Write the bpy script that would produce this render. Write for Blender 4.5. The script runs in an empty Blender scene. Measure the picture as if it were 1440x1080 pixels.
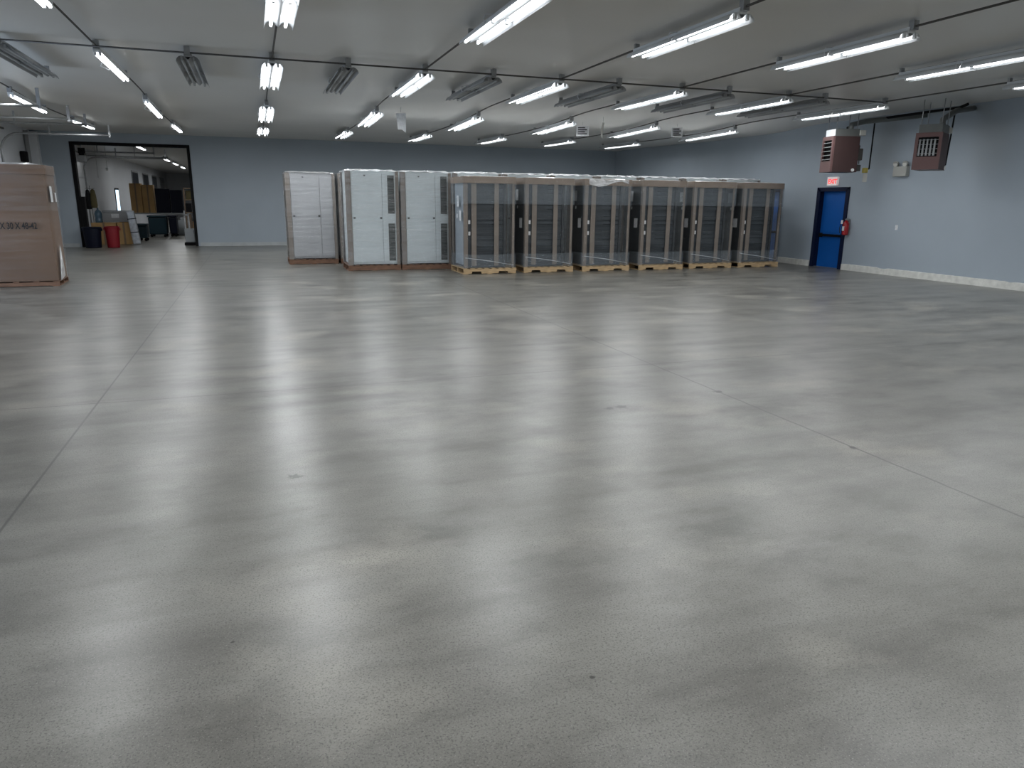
import bpy, bmesh, math, random
from mathutils import Vector, Matrix
random.seed(7)
S = bpy.context.scene
COL = S.collection
R = math.radians

# ------------------------------------------------------------------ camera
yaw, pitch, roll = 0.3387599, -0.2471958, 0.0104374
fwd = Vector((math.sin(yaw)*math.cos(pitch), math.cos(yaw)*math.cos(pitch), math.sin(pitch)))
rt = Vector((math.cos(yaw), -math.sin(yaw), 0))
up = rt.cross(fwd)
r2 = rt*math.cos(roll)+up*math.sin(roll); u2 = -rt*math.sin(roll)+up*math.cos(roll)
cd = bpy.data.cameras.new('camera'); cam = bpy.data.objects.new('camera', cd); COL.objects.link(cam)
cd.sensor_width = 36; cd.lens = 1010.954/1440*36; cd.clip_end = 300
M4 = Matrix((r2, u2, -fwd)).transposed().to_4x4(); M4.translation = (0, 0, 1.7); cam.matrix_world = M4
S.camera = cam

# ------------------------------------------------------------------ world, daylight, exposure
W = bpy.data.worlds.new('world'); S.world = W; W.use_nodes = True
bg = W.node_tree.nodes['Background']; bg.inputs[0].default_value = (0.66, 0.80, 1.0, 1); bg.inputs[1].default_value = .8
S.view_settings.view_transform = 'Standard'; S.view_settings.look = 'None'
S.view_settings.exposure = -0.2; S.view_settings.gamma = 1; S.view_settings.use_curve_mapping = False
# daylight pouring in through the open door bay of the left wall
pl = bpy.data.lights.new('daylight', 'AREA'); pl.shape = 'RECTANGLE'; pl.size = 3.3; pl.size_y = 3.9
pl.energy = 190; pl.color = (.66, .80, 1.0)
po = bpy.data.objects.new('daylight', pl); COL.objects.link(po)
po.location = (-7.27, 13.5, 1.7); po.rotation_euler = (0, R(-90), 0)
LAMP_W = 19.0      # watts of each tube line of a fixture
TUBE = 7.0          # strength of the lit fluorescent tubes

H = 3.86; XL, XR, YB, YF = -7.0, 15.2, 29.73, -8.0
YFAR = 72.0

# ------------------------------------------------------------------ materials
def mat(name, col, rough=.6, metal=0, emit=None, es=1, spec=None, var=0, vscale=4, bump=0, bscale=40, vstretch=(1,1,1)):
    m = bpy.data.materials.new(name); m.use_nodes = True
    nt = m.node_tree; b = nt.nodes['Principled BSDF']
    b.inputs['Base Color'].default_value = (*col, 1); b.inputs['Roughness'].default_value = rough
    b.inputs['Metallic'].default_value = metal
    if spec is not None: b.inputs['Specular IOR Level'].default_value = spec
    if emit: b.inputs['Emission Color'].default_value = (*emit, 1); b.inputs['Emission Strength'].default_value = es
    if var or bump:
        tc = nt.nodes.new('ShaderNodeTexCoord'); mp = nt.nodes.new('ShaderNodeMapping'); mp.inputs['Scale'].default_value = vstretch
        nt.links.new(tc.outputs['Object'], mp.inputs[0])
    if var:
        n = nt.nodes.new('ShaderNodeTexNoise'); n.inputs['Scale'].default_value = vscale; n.inputs['Detail'].default_value = 5
        nt.links.new(mp.outputs[0], n.inputs['Vector'])
        r = nt.nodes.new('ShaderNodeValToRGB')
        r.color_ramp.elements[0].position = .3; r.color_ramp.elements[1].position = .72
        r.color_ramp.elements[0].color = (*[c*(1-var) for c in col], 1); r.color_ramp.elements[1].color = (*[min(1, c*(1+var)) for c in col], 1)
        nt.links.new(n.outputs['Fac'], r.inputs[0]); nt.links.new(r.outputs[0], b.inputs['Base Color'])
    if bump:
        n = nt.nodes.new('ShaderNodeTexNoise'); n.inputs['Scale'].default_value = bscale
        nt.links.new(mp.outputs[0], n.inputs['Vector'])
        bp = nt.nodes.new('ShaderNodeBump'); bp.inputs['Strength'].default_value = bump; bp.inputs['Distance'].default_value = .02
        nt.links.new(n.outputs['Fac'], bp.inputs['Height']); nt.links.new(bp.outputs[0], b.inputs['Normal'])
    return m

def film_mat(name, lo, hi, tint=(.80,.86,.90), sx=(.6,.6,9)):
    """clear stretch film: see-through, with glossy wrinkles and milky horizontal streaks"""
    m = bpy.data.materials.new(name); m.use_nodes = True; nt = m.node_tree; nt.nodes.clear()
    N = nt.nodes.new; L = nt.links.new
    out = N('ShaderNodeOutputMaterial'); tr = N('ShaderNodeBsdfTransparent'); pb = N('ShaderNodeBsdfPrincipled')
    pb.inputs['Base Color'].default_value = (*tint, 1); pb.inputs['Roughness'].default_value = .11
    tc = N('ShaderNodeTexCoord'); mp = N('ShaderNodeMapping'); mp.inputs['Scale'].default_value = sx; L(tc.outputs['Object'], mp.inputs[0])
    n = N('ShaderNodeTexNoise'); n.inputs['Scale'].default_value = 1.6; n.inputs['Detail'].default_value = 6; n.inputs['Distortion'].default_value = .6; L(mp.outputs[0], n.inputs['Vector'])
    mr = N('ShaderNodeMapRange'); mr.inputs[1].default_value = .35; mr.inputs[2].default_value = .8; mr.inputs[3].default_value = lo; mr.inputs[4].default_value = hi
    L(n.outputs['Fac'], mr.inputs[0])
    lw = N('ShaderNodeLayerWeight'); lw.inputs[0].default_value = .35
    ad = N('ShaderNodeMath'); ad.operation = 'MULTIPLY_ADD'; L(lw.outputs['Fresnel'], ad.inputs[0]); ad.inputs[1].default_value = .16; L(mr.outputs[0], ad.inputs[2])
    bp = N('ShaderNodeBump'); bp.inputs['Strength'].default_value = .35; bp.inputs['Distance'].default_value = .03; L(n.outputs['Fac'], bp.inputs['Height']); L(bp.outputs[0], pb.inputs['Normal'])
    mx = N('ShaderNodeMixShader'); L(ad.outputs[0], mx.inputs[0]); L(tr.outputs[0], mx.inputs[1]); L(pb.outputs[0], mx.inputs[2]); L(mx.outputs[0], out.inputs[0])
    return m

def floor_mat():
    m = bpy.data.materials.new('polished_concrete'); m.use_nodes = True; nt = m.node_tree; b = nt.nodes['Principled BSDF']
    N = nt.nodes.new; L = nt.links.new
    tc = N('ShaderNodeTexCoord')
    def noise(scale, st, detail=6, rough=.55, dist=0, rot=0):
        mp = N('ShaderNodeMapping'); mp.inputs['Scale'].default_value = st; mp.inputs['Rotation'].default_value = (0, 0, rot); L(tc.outputs['Object'], mp.inputs[0])
        n = N('ShaderNodeTexNoise'); n.inputs['Scale'].default_value = scale; n.inputs['Detail'].default_value = detail
        n.inputs['Roughness'].default_value = rough; n.inputs['Distortion'].default_value = dist; L(mp.outputs[0], n.inputs['Vector']); return n.outputs['Fac']
    def rng(v, a, b_, c, d):
        r = N('ShaderNodeMapRange'); L(v, r.inputs[0]); r.inputs[1].default_value = a; r.inputs[2].default_value = b_; r.inputs[3].default_value = c; r.inputs[4].default_value = d; return r.outputs[0]
    def math_(op, a, b_):
        n = N('ShaderNodeMath'); n.operation = op
        for i, v in enumerate((a, b_)):
            if isinstance(v, (int, float)): n.inputs[i].default_value = v
            else: L(v, n.inputs[i])
        return n.outputs[0]
    def mix(f, a, b_, mode='MIX'):
        n = N('ShaderNodeMix'); n.data_type = 'RGBA'; n.blend_type = mode
        for i, v in ((0, f), (6, a), (7, b_)):
            if isinstance(v, (int, float)): n.inputs[i].default_value = v
            elif isinstance(v, tuple): n.inputs[i].default_value = (*v, 1)
            else: L(v, n.inputs[i])
        return n.outputs[2]
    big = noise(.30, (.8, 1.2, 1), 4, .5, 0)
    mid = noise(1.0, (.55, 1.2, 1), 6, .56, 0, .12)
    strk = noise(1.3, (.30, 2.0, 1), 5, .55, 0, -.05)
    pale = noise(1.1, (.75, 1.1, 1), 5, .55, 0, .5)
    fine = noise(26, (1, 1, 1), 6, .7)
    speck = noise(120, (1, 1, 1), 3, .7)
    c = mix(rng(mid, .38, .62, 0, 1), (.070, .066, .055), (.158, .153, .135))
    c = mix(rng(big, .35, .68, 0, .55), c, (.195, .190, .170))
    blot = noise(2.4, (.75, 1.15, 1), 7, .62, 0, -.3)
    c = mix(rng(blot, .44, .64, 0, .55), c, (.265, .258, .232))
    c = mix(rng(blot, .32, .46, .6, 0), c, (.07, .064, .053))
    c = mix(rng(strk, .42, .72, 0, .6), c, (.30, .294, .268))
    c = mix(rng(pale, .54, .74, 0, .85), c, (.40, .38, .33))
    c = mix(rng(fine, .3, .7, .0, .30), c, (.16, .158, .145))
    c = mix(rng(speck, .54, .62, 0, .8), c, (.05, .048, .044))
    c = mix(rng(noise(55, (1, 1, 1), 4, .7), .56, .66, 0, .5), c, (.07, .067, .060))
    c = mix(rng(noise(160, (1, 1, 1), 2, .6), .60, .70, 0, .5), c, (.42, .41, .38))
    # saw-cut control joints and a hairline crack
    sp = N('ShaderNodeSeparateXYZ'); L(tc.outputs['Object'], sp.inputs[0])
    wob = noise(1.5, (1, 1, 1), 6, .7)
    wx = math_('MULTIPLY', math_('SUBTRACT', wob, .5), .05)
    def line(axis, pos, w, amt, wobble=True):
        v = math_('ADD', sp.outputs[axis], wx) if wobble else sp.outputs[axis]
        d = math_('ABSOLUTE', math_('SUBTRACT', v, pos), 0)
        return rng(d, w*.4, w, amt, 0)
    j = line(0, -1.377, .011, .85, False)
    for ln in (line(0, 3.992, .013, .8), line(1, 6.75, .012, .7), line(0, 9.36, .008, .12), line(1, 17.5, .014, .2)):
        j = math_('MAXIMUM', j, ln)
    c = mix(j, c, (.055, .052, .048))
    # worn pits and short scratches in the slab
    pit = noise(28, (1, 1, 1), 3, .6)
    for (px, py, pr) in ((2.76, 5.31, .05), (2.88, 5.31, .06), (3.99, 5.51, .05), (3.99, 3.85, .035), (1.06, 2.08, .012), (-.2, 2.73, .008), (.13, 4.49, .05)):
        dn = N('ShaderNodeVectorMath'); dn.operation = 'DISTANCE'; L(tc.outputs['Object'], dn.inputs[0]); dn.inputs[1].default_value = (px, py, 0)
        k = math_('ADD', dn.outputs['Value'], math_('MULTIPLY', math_('SUBTRACT', pit, .5), pr*3))
        c = mix(rng(k, pr*.5, pr, .95, 0), c, (.03, .027, .024))
    L(c, b.inputs['Base Color'])
    rgh = math_('ADD', rng(mid, .3, .7, .31, .282), rng(strk, .35, .65, .02, 0))
    rgh = math_('ADD', rgh, rng(pale, .55, .78, 0, .07))
    L(rgh, b.inputs['Roughness'])
    b.inputs['Specular IOR Level'].default_value = .78
    bp = N('ShaderNodeBump'); bp.inputs['Strength'].default_value = .05; bp.inputs['Distance'].default_value = .01
    hgt = math_('ADD', math_('MULTIPLY', fine, .35), math_('MULTIPLY', strk, .5))
    L(hgt, bp.inputs['Height']); L(bp.outputs[0], b.inputs['Normal'])
    return m

M = dict(
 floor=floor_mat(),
 ceil=mat('painted_ceiling', (.66, .65, .62), .34, spec=.6, var=.03, vscale=.6),
 wall=mat('blue_grey_wall_paint', (.365, .42, .475), .55, var=.04, vscale=.8),
 white_wall=mat('white_wall_paint', (.68, .70, .73), .6, var=.05, vscale=.6),
 curb=mat('chipped_white_curb', (.70, .70, .66), .7, var=.14, vscale=7, bump=.15, bscale=14),
 basewood=mat('pale_baseboard', (.46, .49, .50), .7, var=.1),
 black=mat('black_steel', (.005, .005, .006), .7, spec=.2),
 navy=mat('navy_steel', (.003, .008, .035), .6, spec=.25),
 blue=mat('blue_door_paint', (.004, .10, .40), .42, var=.06, vscale=1.5),
 white_metal=mat('white_enamel', (.80, .83, .86), .3),
 grey_metal=mat('galvanised_steel', (.36, .37, .38), .42, .7, var=.12, vscale=9),
 dark_metal=mat('dark_conduit', (.09, .085, .08), .5, .5),
 tube_on=mat('lit_fluorescent_tube', (.9, .9, .9), .3, emit=(.96, .985, 1.0), es=TUBE),
 tube_off=mat('unlit_fluorescent_tube', (.42, .44, .45), .35),
 dull_enamel=mat('dull_enamel', (.34, .35, .36), .45),
 card=mat('cardboard', (.24, .170, .115), .8, var=.09, vscale=2.5),
 card_box=mat('printed_cardboard', (.175, .108, .070), .75, var=.12, vscale=.9),
 card_light=mat('tan_cardboard', (.50, .31, .13), .8, var=.12, vscale=2),
 post=mat('edge_board', (.21, .175, .145), .75, var=.10, vscale=3),
 ink=mat('black_print', (.015, .014, .014), .7),
 wood=mat('pallet_pine', (.48, .34, .19), .75, var=.22, vscale=5, vstretch=(1, 6, 6)),
 wood_brown=mat('pallet_brown', (.20, .11, .07), .8, var=.25, vscale=5, vstretch=(1, 6, 6)),
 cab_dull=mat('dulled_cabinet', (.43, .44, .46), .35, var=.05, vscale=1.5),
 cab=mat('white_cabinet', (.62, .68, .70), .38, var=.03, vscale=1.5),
 louver=mat('dark_louver', (.025, .034, .032), .5, var=.4, vscale=10, vstretch=(1, 1, 6)),
 latch=mat('black_latch', (.02, .02, .02), .5),
 rack=mat('charcoal_rack', (.028, .032, .036), .45, var=.2, vscale=3, vstretch=(1, 1, 5)),
 rack_panel=mat('rack_blank_panel', (.030, .037, .044), .35, var=.25, vscale=2, vstretch=(.5, 1, 8)),
 side_light=mat('pale_side_panel', (.30, .34, .38), .4, var=.1),
 label=mat('paper_label', (.72, .73, .74), .7, var=.12, vscale=20),
 film=film_mat('stretch_film', .0, .06),
 film_band=film_mat('doubled_stretch_film', .07, .17, (.70, .80, .88), (.3, .3, 14)),
 film_white=film_mat('milky_stretch_film', .03, .30, (.88, .90, .92)),
 film_crumple=film_mat('crumpled_film', .45, .95, (.86, .87, .88), (3, 3, 5)),
 heater=mat('brown_heater_enamel', (.052, .027, .026), .5, var=.06),
 heater_front=mat('mauve_heater_enamel', (.14, .075, .072), .5, var=.06),
 duct=mat('grey_sheet_metal', (.15, .16, .155), .5, .3, var=.08),
 yellow=mat('yellow_valve', (.42, .34, .07), .5),
 red=mat('red_plastic', (.22, .004, .012), .4),
 navy_pl=mat('navy_plastic', (.002, .004, .015), .55, spec=.25),
 ext_red=mat('extinguisher_red', (.35, .01, .015), .3),
 exit_red=mat('exit_red', (.8, .06, .06), .5, emit=(1, .10, .10), es=.9),
 exit_white=mat('exit_white', (.85, .80, .80), .5, emit=(1, .85, .85), es=.25),
 glass_lamp=mat('lamp_glass', (.75, .75, .7), .15),
 beige=mat('beige_plastic', (.42, .42, .39), .5),
 teal=mat('dark_teal_plastic', (.009, .028, .040), .55, spec=.25),
 tank=mat('frosted_plastic', (.42, .45, .47), .5),
 olive=mat('olive_cloth', (.13, .11, .05), .9),
 cloth=mat('black_cloth', (.008, .008, .01), .9),
 jug=mat('blue_bottle', (.12, .20, .27), .2),
 silver=mat('silver_film', (.50, .53, .57), .25, .2, var=.25, vscale=8),
 window_glass=mat('dark_window', (.05, .06, .08), .15),
 daylit=mat('daylit_glass', (.6, .8, 1), .2, emit=(.65, .85, 1), es=2.2),
)

M['tube_on'].cycles.emission_sampling = 'NONE'
# ------------------------------------------------------------------ mesh helpers
class MB:
    def __init__(s): s.bm = bmesh.new(); s.mats = []; s.cur = 0
    def m(s, mm):
        if mm not in s.mats: s.mats.append(mm)
        s.cur = s.mats.index(mm); return s
    def _fin(s, fs, smooth=False):
        for f in fs: f.material_index = s.cur; f.smooth = smooth
    def box(s, x0, x1, y0, y1, z0, z1, bev=0):
        vs = [s.bm.verts.new((x, y, z)) for x in (x0, x1) for y in (y0, y1) for z in (z0, z1)]
        q = [(0,1,3,2),(4,6,7,5),(0,4,5,1),(2,3,7,6),(0,2,6,4),(1,5,7,3)]
        fs = [s.bm.faces.new([vs[i] for i in f]) for f in q]
        if bev:
            es = list({e for f in fs for e in f.edges})
            r = bmesh.ops.bevel(s.bm, geom=es, offset=bev, segments=2, affect='EDGES', profile=.5)
            fs = list({f for f in fs if f.is_valid} | set(r['faces']))
        s._fin(fs); return s
    def prism(s, pts, axis, a, b):
        def P(p, t): return {'x': (t, p[0], p[1]), 'y': (p[0], t, p[1]), 'z': (p[0], p[1], t)}[axis]
        A = [s.bm.verts.new(P(p, a)) for p in pts]; B = [s.bm.verts.new(P(p, b)) for p in pts]; n = len(pts)
        fs = [s.bm.faces.new(A), s.bm.faces.new(B[::-1])]
        for i in range(n): fs.append(s.bm.faces.new((A[i], B[i], B[(i+1) % n], A[(i+1) % n])))
        s._fin(fs); return s
    def tube(s, pts, r, seg=8, smooth=True, caps=True):
        pts = [Vector(p) for p in pts]; rs = r if isinstance(r, (list, tuple)) else [r]*len(pts)
        rings = []; ref = None
        for i, p in enumerate(pts):
            if i == 0: d = pts[1]-p
            elif i == len(pts)-1: d = p-pts[i-1]
            else: d = (pts[i+1]-p).normalized()+(p-pts[i-1]).normalized()
            d.normalize()
            if ref is None: ref = Vector((0, 0, 1)) if abs(d.z) < .9 else Vector((1, 0, 0))
            u = d.cross(ref).normalized(); v = u.cross(d).normalized(); ref = v
            rings.append([s.bm.verts.new(p+(u*math.cos(2*math.pi*k/seg)+v*math.sin(2*math.pi*k/seg))*rs[i]) for k in range(seg)])
        fs = []
        for a, b in zip(rings, rings[1:]):
            for k in range(seg): fs.append(s.bm.faces.new((a[k], a[(k+1) % seg], b[(k+1) % seg], b[k])))
        s._fin(fs, smooth)
        if caps: s._fin([s.bm.faces.new(rings[0][::-1]), s.bm.faces.new(rings[-1])])
        return s
    def lathe(s, prof, seg=20, cx=0, cy=0):
        rings = [[s.bm.verts.new((cx+r*math.cos(2*math.pi*k/seg), cy+r*math.sin(2*math.pi*k/seg), z)) for k in range(seg)] for r, z in prof]
        fs = []
        for a, b in zip(rings, rings[1:]):
            for k in range(seg): fs.append(s.bm.faces.new((a[k], a[(k+1) % seg], b[(k+1) % seg], b[k])))
        s._fin(fs, True); s._fin([s.bm.faces.new(rings[0][::-1]), s.bm.faces.new(rings[-1])]); return s
    def quad(s, *ps): s._fin([s.bm.faces.new([s.bm.verts.new(p) for p in ps])]); return s
    def build(s, name, parent=None, loc=None, smooth_shell=False):
        bmesh.ops.recalc_face_normals(s.bm, faces=s.bm.faces[:])
        me = bpy.data.meshes.new(name); s.bm.to_mesh(me); s.bm.free()
        for mm in s.mats: me.materials.append(mm)
        o = bpy.data.objects.new(name, me); COL.objects.link(o)
        if parent: o.parent = parent
        if loc: o.location = loc
        return o
def mb(m): return MB().m(M[m])
def tag(o, label, cat, group=None, kind=None):
    if label: o['label'] = label
    if cat: o['category'] = cat
    if group: o['group'] = group
    if kind: o['kind'] = kind
    return o
def empty(name, loc=(0,0,0), rz=0):
    o = bpy.data.objects.new(name, None); COL.objects.link(o); o.location = loc; o.rotation_euler = (0, 0, rz); o.empty_display_size = .1; return o
def children(o): return [c for c in COL.objects if c.parent == o]
def copy_tree(o, parent=None):
    c = o.copy(); COL.objects.link(c); c.parent = parent
    for ch in children(o):
        if ch.type != 'LIGHT': copy_tree(ch, c)
    return c
def struct(o): o['kind'] = 'structure'; return o
def text(name, s, size, m, parent, loc, rot, ext=.001, bold=0, align='LEFT'):
    cu = bpy.data.curves.new(name, 'FONT'); cu.body = s; cu.size = size; cu.extrude = ext; cu.offset = bold; cu.align_x = align
    t = bpy.data.objects.new(name, cu); COL.objects.link(t)
    dg = bpy.context.evaluated_depsgraph_get(); me = bpy.data.meshes.new_from_object(t.evaluated_get(dg))
    bpy.data.objects.remove(t); me.materials.clear(); me.materials.append(M[m])
    o = bpy.data.objects.new(name, me); COL.objects.link(o); o.parent = parent; o.location = loc; o.rotation_euler = rot
    return o

# ------------------------------------------------------------------ the hall
OX0, OX1, OZ = -5.80, -2.08, 3.50      # the big opening in the back wall
T = .25
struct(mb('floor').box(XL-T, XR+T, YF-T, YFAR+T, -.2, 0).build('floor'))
# ceiling: long liner sheets that sag a little
b = mb('ceil'); bm = b.bm
def sag(y):
    t = min(1, max(0, (y-16.6)/3.2)); u = min(1, max(0, (y-20.5)/8))
    return .10*t*t*(3-2*t)*(1-u*u*(3-2*u))
def cz(x, y):
    z = .006*math.sin(y*1.9+.6*math.sin(x*.4)) + .004*math.sin(y*4.3+x*.3)*(1 if x < 6 else .4)
    return H+z+.07-sag(y)
nx, ny = 30, 190
g = [[bm.verts.new((XL-T+(XR-XL+2*T)*i/nx, YF-T+(YB+.2-YF+T)*j/ny, cz(XL+(XR-XL)*i/nx, YF+(YB-YF)*j/ny))) for j in range(ny+1)] for i in range(nx+1)]
for i in range(nx):
    for j in range(ny):
        f = bm.faces.new((g[i][j], g[i][j+1], g[i+1][j+1], g[i+1][j])); f.smooth = True
b.box(XL-T, XR+T, YF-T, YB+.2, H+.25, H+.45)
b.box(XL-T, XR+T, YB+.2, YFAR+T, H+.03, H+.45)
struct(b.build('ceiling'))
# back wall with the opening
b = mb('wall')
b.box(XL-T, OX0, YB, YB+.2, 0, H+.2); b.box(OX1, XR+T, YB, YB+.2, 0, H+.2); b.box(OX0, OX1, YB, YB+.2, OZ, H+.2)
struct(b.build('wall_back'))
# right wall with two recessed doorways
D1, D2 = (15.98, 17.04), (18.66, 19.66); DH = 2.14
b = mb('wall')
for y0, y1 in ((YF, D1[0]), (D1[1], D2[0]), (D2[1], YFAR)): b.box(XR, XR+T, y0, y1, 0, H+.2)
for d in (D1, D2): b.box(XR, XR+T, d[0], d[1], DH, H+.2)
struct(b.build('wall_right'))
# left wall: blue grey in the hall's near part, white towards the doors; one door bay stands open to daylight
b = mb('white_wall')
for y0, y1 in ((YF, 11.5), (15.5, YB+.2)): b.box(XL-T, XL, y0, y1, 0, H+.2)
b.box(XL-T, XL, 11.5, 15.5, 3.4, H+.2)
b.box(XL-T, XL, YB+.2, YFAR, 0, H+.2)
struct(b.build('wall_left'))
struct(mb('wall').box(XL-T, XR+T, YF-T, YF, 0, H+.2).build('wall_front'))
struct(mb('white_wall').box(XL-T, XR+T, YFAR, YFAR+T, 0, H+.2).build('wall_far'))
struct(mb('curb').box(-16, XL-T, 5, 22, -.2, -.02).build('ground_outside'))
# curbs and baseboards
def curb(name, y0, y1):
    b = mb('curb'); bm = b.bm; n = max(2, int((y1-y0)/.12)); prev = None
    for i in range(n+1):
        y = y0+(y1-y0)*i/n; h = .155+random.uniform(-.004, .004)
        if random.random() < .04: h -= .02
        ring = [bm.verts.new(p) for p in ((XR, y, 0), (XR-.045, y, 0), (XR-.04, y, h), (XR, y, h+.01))]
        if prev:
            for k in range(3): bm.faces.new((prev[k], prev[k+1], ring[k+1], ring[k]))
        else: bm.faces.new(ring)
        prev = ring
    bm.faces.new(prev[::-1])
    return struct(b.build(name))
curb('baseboard_right', YF, D1[0]-.1); curb('baseboard_right_middle', D1[1]+.1, D2[0]-.1); curb('baseboard_right_far', D2[1]+.1, YB)
struct(mb('basewood').box(XL, OX0-.12, YB-.03, YB, 0, .13).build('baseboard_back_left'))
struct(mb('basewood').box(OX1+.12, XR-.05, YB-.03, YB, 0, .13).build('baseboard_back_right'))
# black steel frame of the opening
f = empty('trim_1'); struct(f)
mb('black').box(OX0-.06, OX0+.06, YB-.03, YB+.22, 0, OZ).build('left_jamb', f)
mb('black').box(OX1-.05, OX1+.05, YB-.03, YB+.22, 0, OZ).build('right_jamb', f)
mb('black').box(OX0-.06, OX1+.05, YB-.03, YB+.22, OZ, OZ+.10).build('head', f)
mb('black').box(OX0+.06, OX0+.20, YB-.02, YB+.20, 0, 1.75).build('bumper_guard', f)

# exit doors in the right wall
def exit_door(name, d, label):
    e = struct(empty(name))
    b = mb('navy')
    b.box(XR-.03, XR+.20, d[0], d[0]+.05, 0, DH); b.box(XR-.03, XR+.20, d[1]-.05, d[1], 0, DH); b.box(XR-.03, XR+.20, d[0], d[1], DH-.05, DH)
    b.box(XR-.035, XR, d[0]-.07, d[0], 0, DH+.06); b.box(XR-.035, XR, d[1], d[1]+.07, 0, DH+.06); b.box(XR-.035, XR, d[0]-.07, d[1]+.07, DH, DH+.06)
    b.build('door_frame', e)
    lf = mb('blue').box(XR+.12, XR+.165, d[0]+.05, d[1]-.05, .012, DH-.05).build('door_leaf', e)
    b = mb('black').box(XR+.04, XR+.075, d[0]+.09, d[1]-.09, .86, .93, .008)
    b.box(XR+.06, XR+.12, d[0]+.07, d[0]+.16, .84, .95, .006).box(XR+.06, XR+.12, d[1]-.16, d[1]-.07, .84, .95, .006)
    b.build('push_bar', lf)
    mb('grey_metal').box(XR, XR+.12, d[0]+.05, d[1]-.05, 0, .012).build('threshold', e)
    return e
exit_door('door_1', D1, ''); exit_door('door_2', D2, '')

# overhead doors in the left wall, with their curved tracks
def overhead_door(name, y0, y1, zt, x_end=-4.0, hz=None):
    e = struct(empty(name))
    b = mb('white_metal'); n = 5; hgt = zt-.25
    for k in range(n): b.box(XL+.02, XL+.06, y0+.06, y1-.06, k*hgt/n+.012, (k+1)*hgt/n-.004, .006)
    b.build('door_panels', e)
    for y in (y0, y1):
        path = [(XL+.10, y, .02), (XL+.10, y, zt-.55)]
        for a in range(0, 91, 15): path.append((XL+.10+.5-.5*math.cos(R(a)), y, zt-.5+.5*math.sin(R(a))))
        path.append((x_end, y, zt+.02))
        mb('grey_metal').tube(path, .032, 6).build('track', e)
        b = mb('grey_metal').box(x_end-.03, x_end+.03, y-.02, y+.02, zt-.03, H+.01)
        b.box(-5.6-.02, -5.6+.02, y-.02, y+.02, zt-.03, H+.01)
        b.build('hanger', e)
    b = mb('dark_metal').tube([(XL+.22, y0, zt+.12), (XL+.22, y1, zt+.12)], .03, 8)
    b.tube([(XL+.22, y0+.3, zt+.12), (XL+.22, (y0+y1)/2, zt+.12)], .06, 10)
    b.build('spring_shaft', e)
    return e
overhead_door('door_3', 22.55, 26.03, 3.55); overhead_door('door_4', 18.03, 20.64, 3.50)
overhead_door('door_5', 33.2, 37.4, 3.45, -3.6)
e = empty('chain_hoist', (XL+.01, 28.35, 0)); tag(e, 'black chain hoist fixed to the left wall beside the far corner', 'hoist')
mb('black').box(.0, .16, -.16, .16, 2.82, 3.16, .03).build('housing', e)
mb('black').box(.05, .09, .34, .40, 1.7, 2.9).build('rail', e); mb('black').tube([(.07, -.3, 2.5), (.12, -.42, 2.75), (.07, -.5, 2.4)], .03, 6).build('bracket', e)
mb('dull_enamel').tube([(.05, .62, 0.02), (.05, .62, H-.01)], .07, 8).build('wall_conduit', None, (XL+.03, 28.3, 0))
tag(bpy.data.objects['wall_conduit'], 'pale vertical pipe on the left wall near the far corner', 'pipe')
mb('white_wall').box(0, .26, 0, .22, 0, H).build('trim_2', None, (XL, YB-.23, 0)); struct(bpy.data.objects['trim_2'])

# ------------------------------------------------------------------ fluorescent strip lights
def make_fixture(lit, L, narrow=False):
    e = empty('strip_light')
    ox = .032 if narrow else .085
    en = 'white_metal' if lit else 'dull_enamel'
    mb(en).box(-.055, .055, 0, L, -.115, -.05, .006).build('channel_housing', e)
    b = mb('white_metal' if not lit else 'white_metal') if narrow else mb(en)
    prof = [(-.055, -.10), (-.03, -.125), (0, -.15), (.03, -.125), (.055, -.10)]
    # scalloped reflector: centre ridge and two drooping wings
    w = [(-.165, -.185), (-.155, -.150), (-.125, -.118), (-.085, -.104), (-.045, -.118), (-.015, -.150), (0, -.158), (.015, -.150), (.045, -.118), (.085, -.104), (.125, -.118), (.155, -.150), (.165, -.185)]
    if narrow: w = [(-.06, -.135), (-.05, -.118), (0, -.116), (.05, -.118), (.06, -.135)]
    th = .006
    poly = w+[(x, z+th) for x, z in reversed(w)]
    vsA = [[b.bm.verts.new((x, y, z)) for x, z in w] for y in (.02, L/2-.004)]
    vsB = [[b.bm.verts.new((x, y, z)) for x, z in w] for y in (L/2+.004, L-.02)]
    for A, B in (vsA, vsB):
        for k in range(len(w)-1):
            f_ = b.bm.faces.new((A[k], B[k], B[k+1], A[k+1])); f_.smooth = True
    r = b.build('reflector', e)
    so = r.modifiers.new('thickness', 'SOLIDIFY'); so.thickness = .004; so.offset = 1
    for sx in (-1, 1):
        for y0, y1 in ((.06, L/2-.03), (L/2+.03, L-.06)):
            mb('tube_on' if lit else 'tube_off').tube([(sx*ox, y0, -.150), (sx*ox, y1, -.150)], .019, 8).build('fluorescent_tube', e)
    for sx in (-1, 1):
        for y0 in (.02, L/2-.03, L-.06):
            mb('white_metal' if lit else 'grey_metal').box(sx*ox-.016, sx*ox+.016, y0, y0+.04 if y0 != L/2-.03 else y0+.06, -.172, -.112, .004).build('lamp_holder', e)
    mb('grey_metal').box(-.04, .04, -.05, .03, -.09, .02).build('mounting_bracket', e)
    mb('grey_metal').box(-.035, .035, L-.03, L+.01, -.09, .02).build('mounting_bracket', e)
    b = mb('white_metal').tube([(-.165+.10*narrow, L*.52, -.17), (-.19, L*.52, -.12), (-.165, L*.52, -.07), (-.06, L*.52, -.06)], .006, 5)
    b.build('cable_hook', e)
    return e
ROWX = [-4.42, -1.98, .44, 2.87, 5.33, 7.80, 10.25, 12.72]
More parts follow.
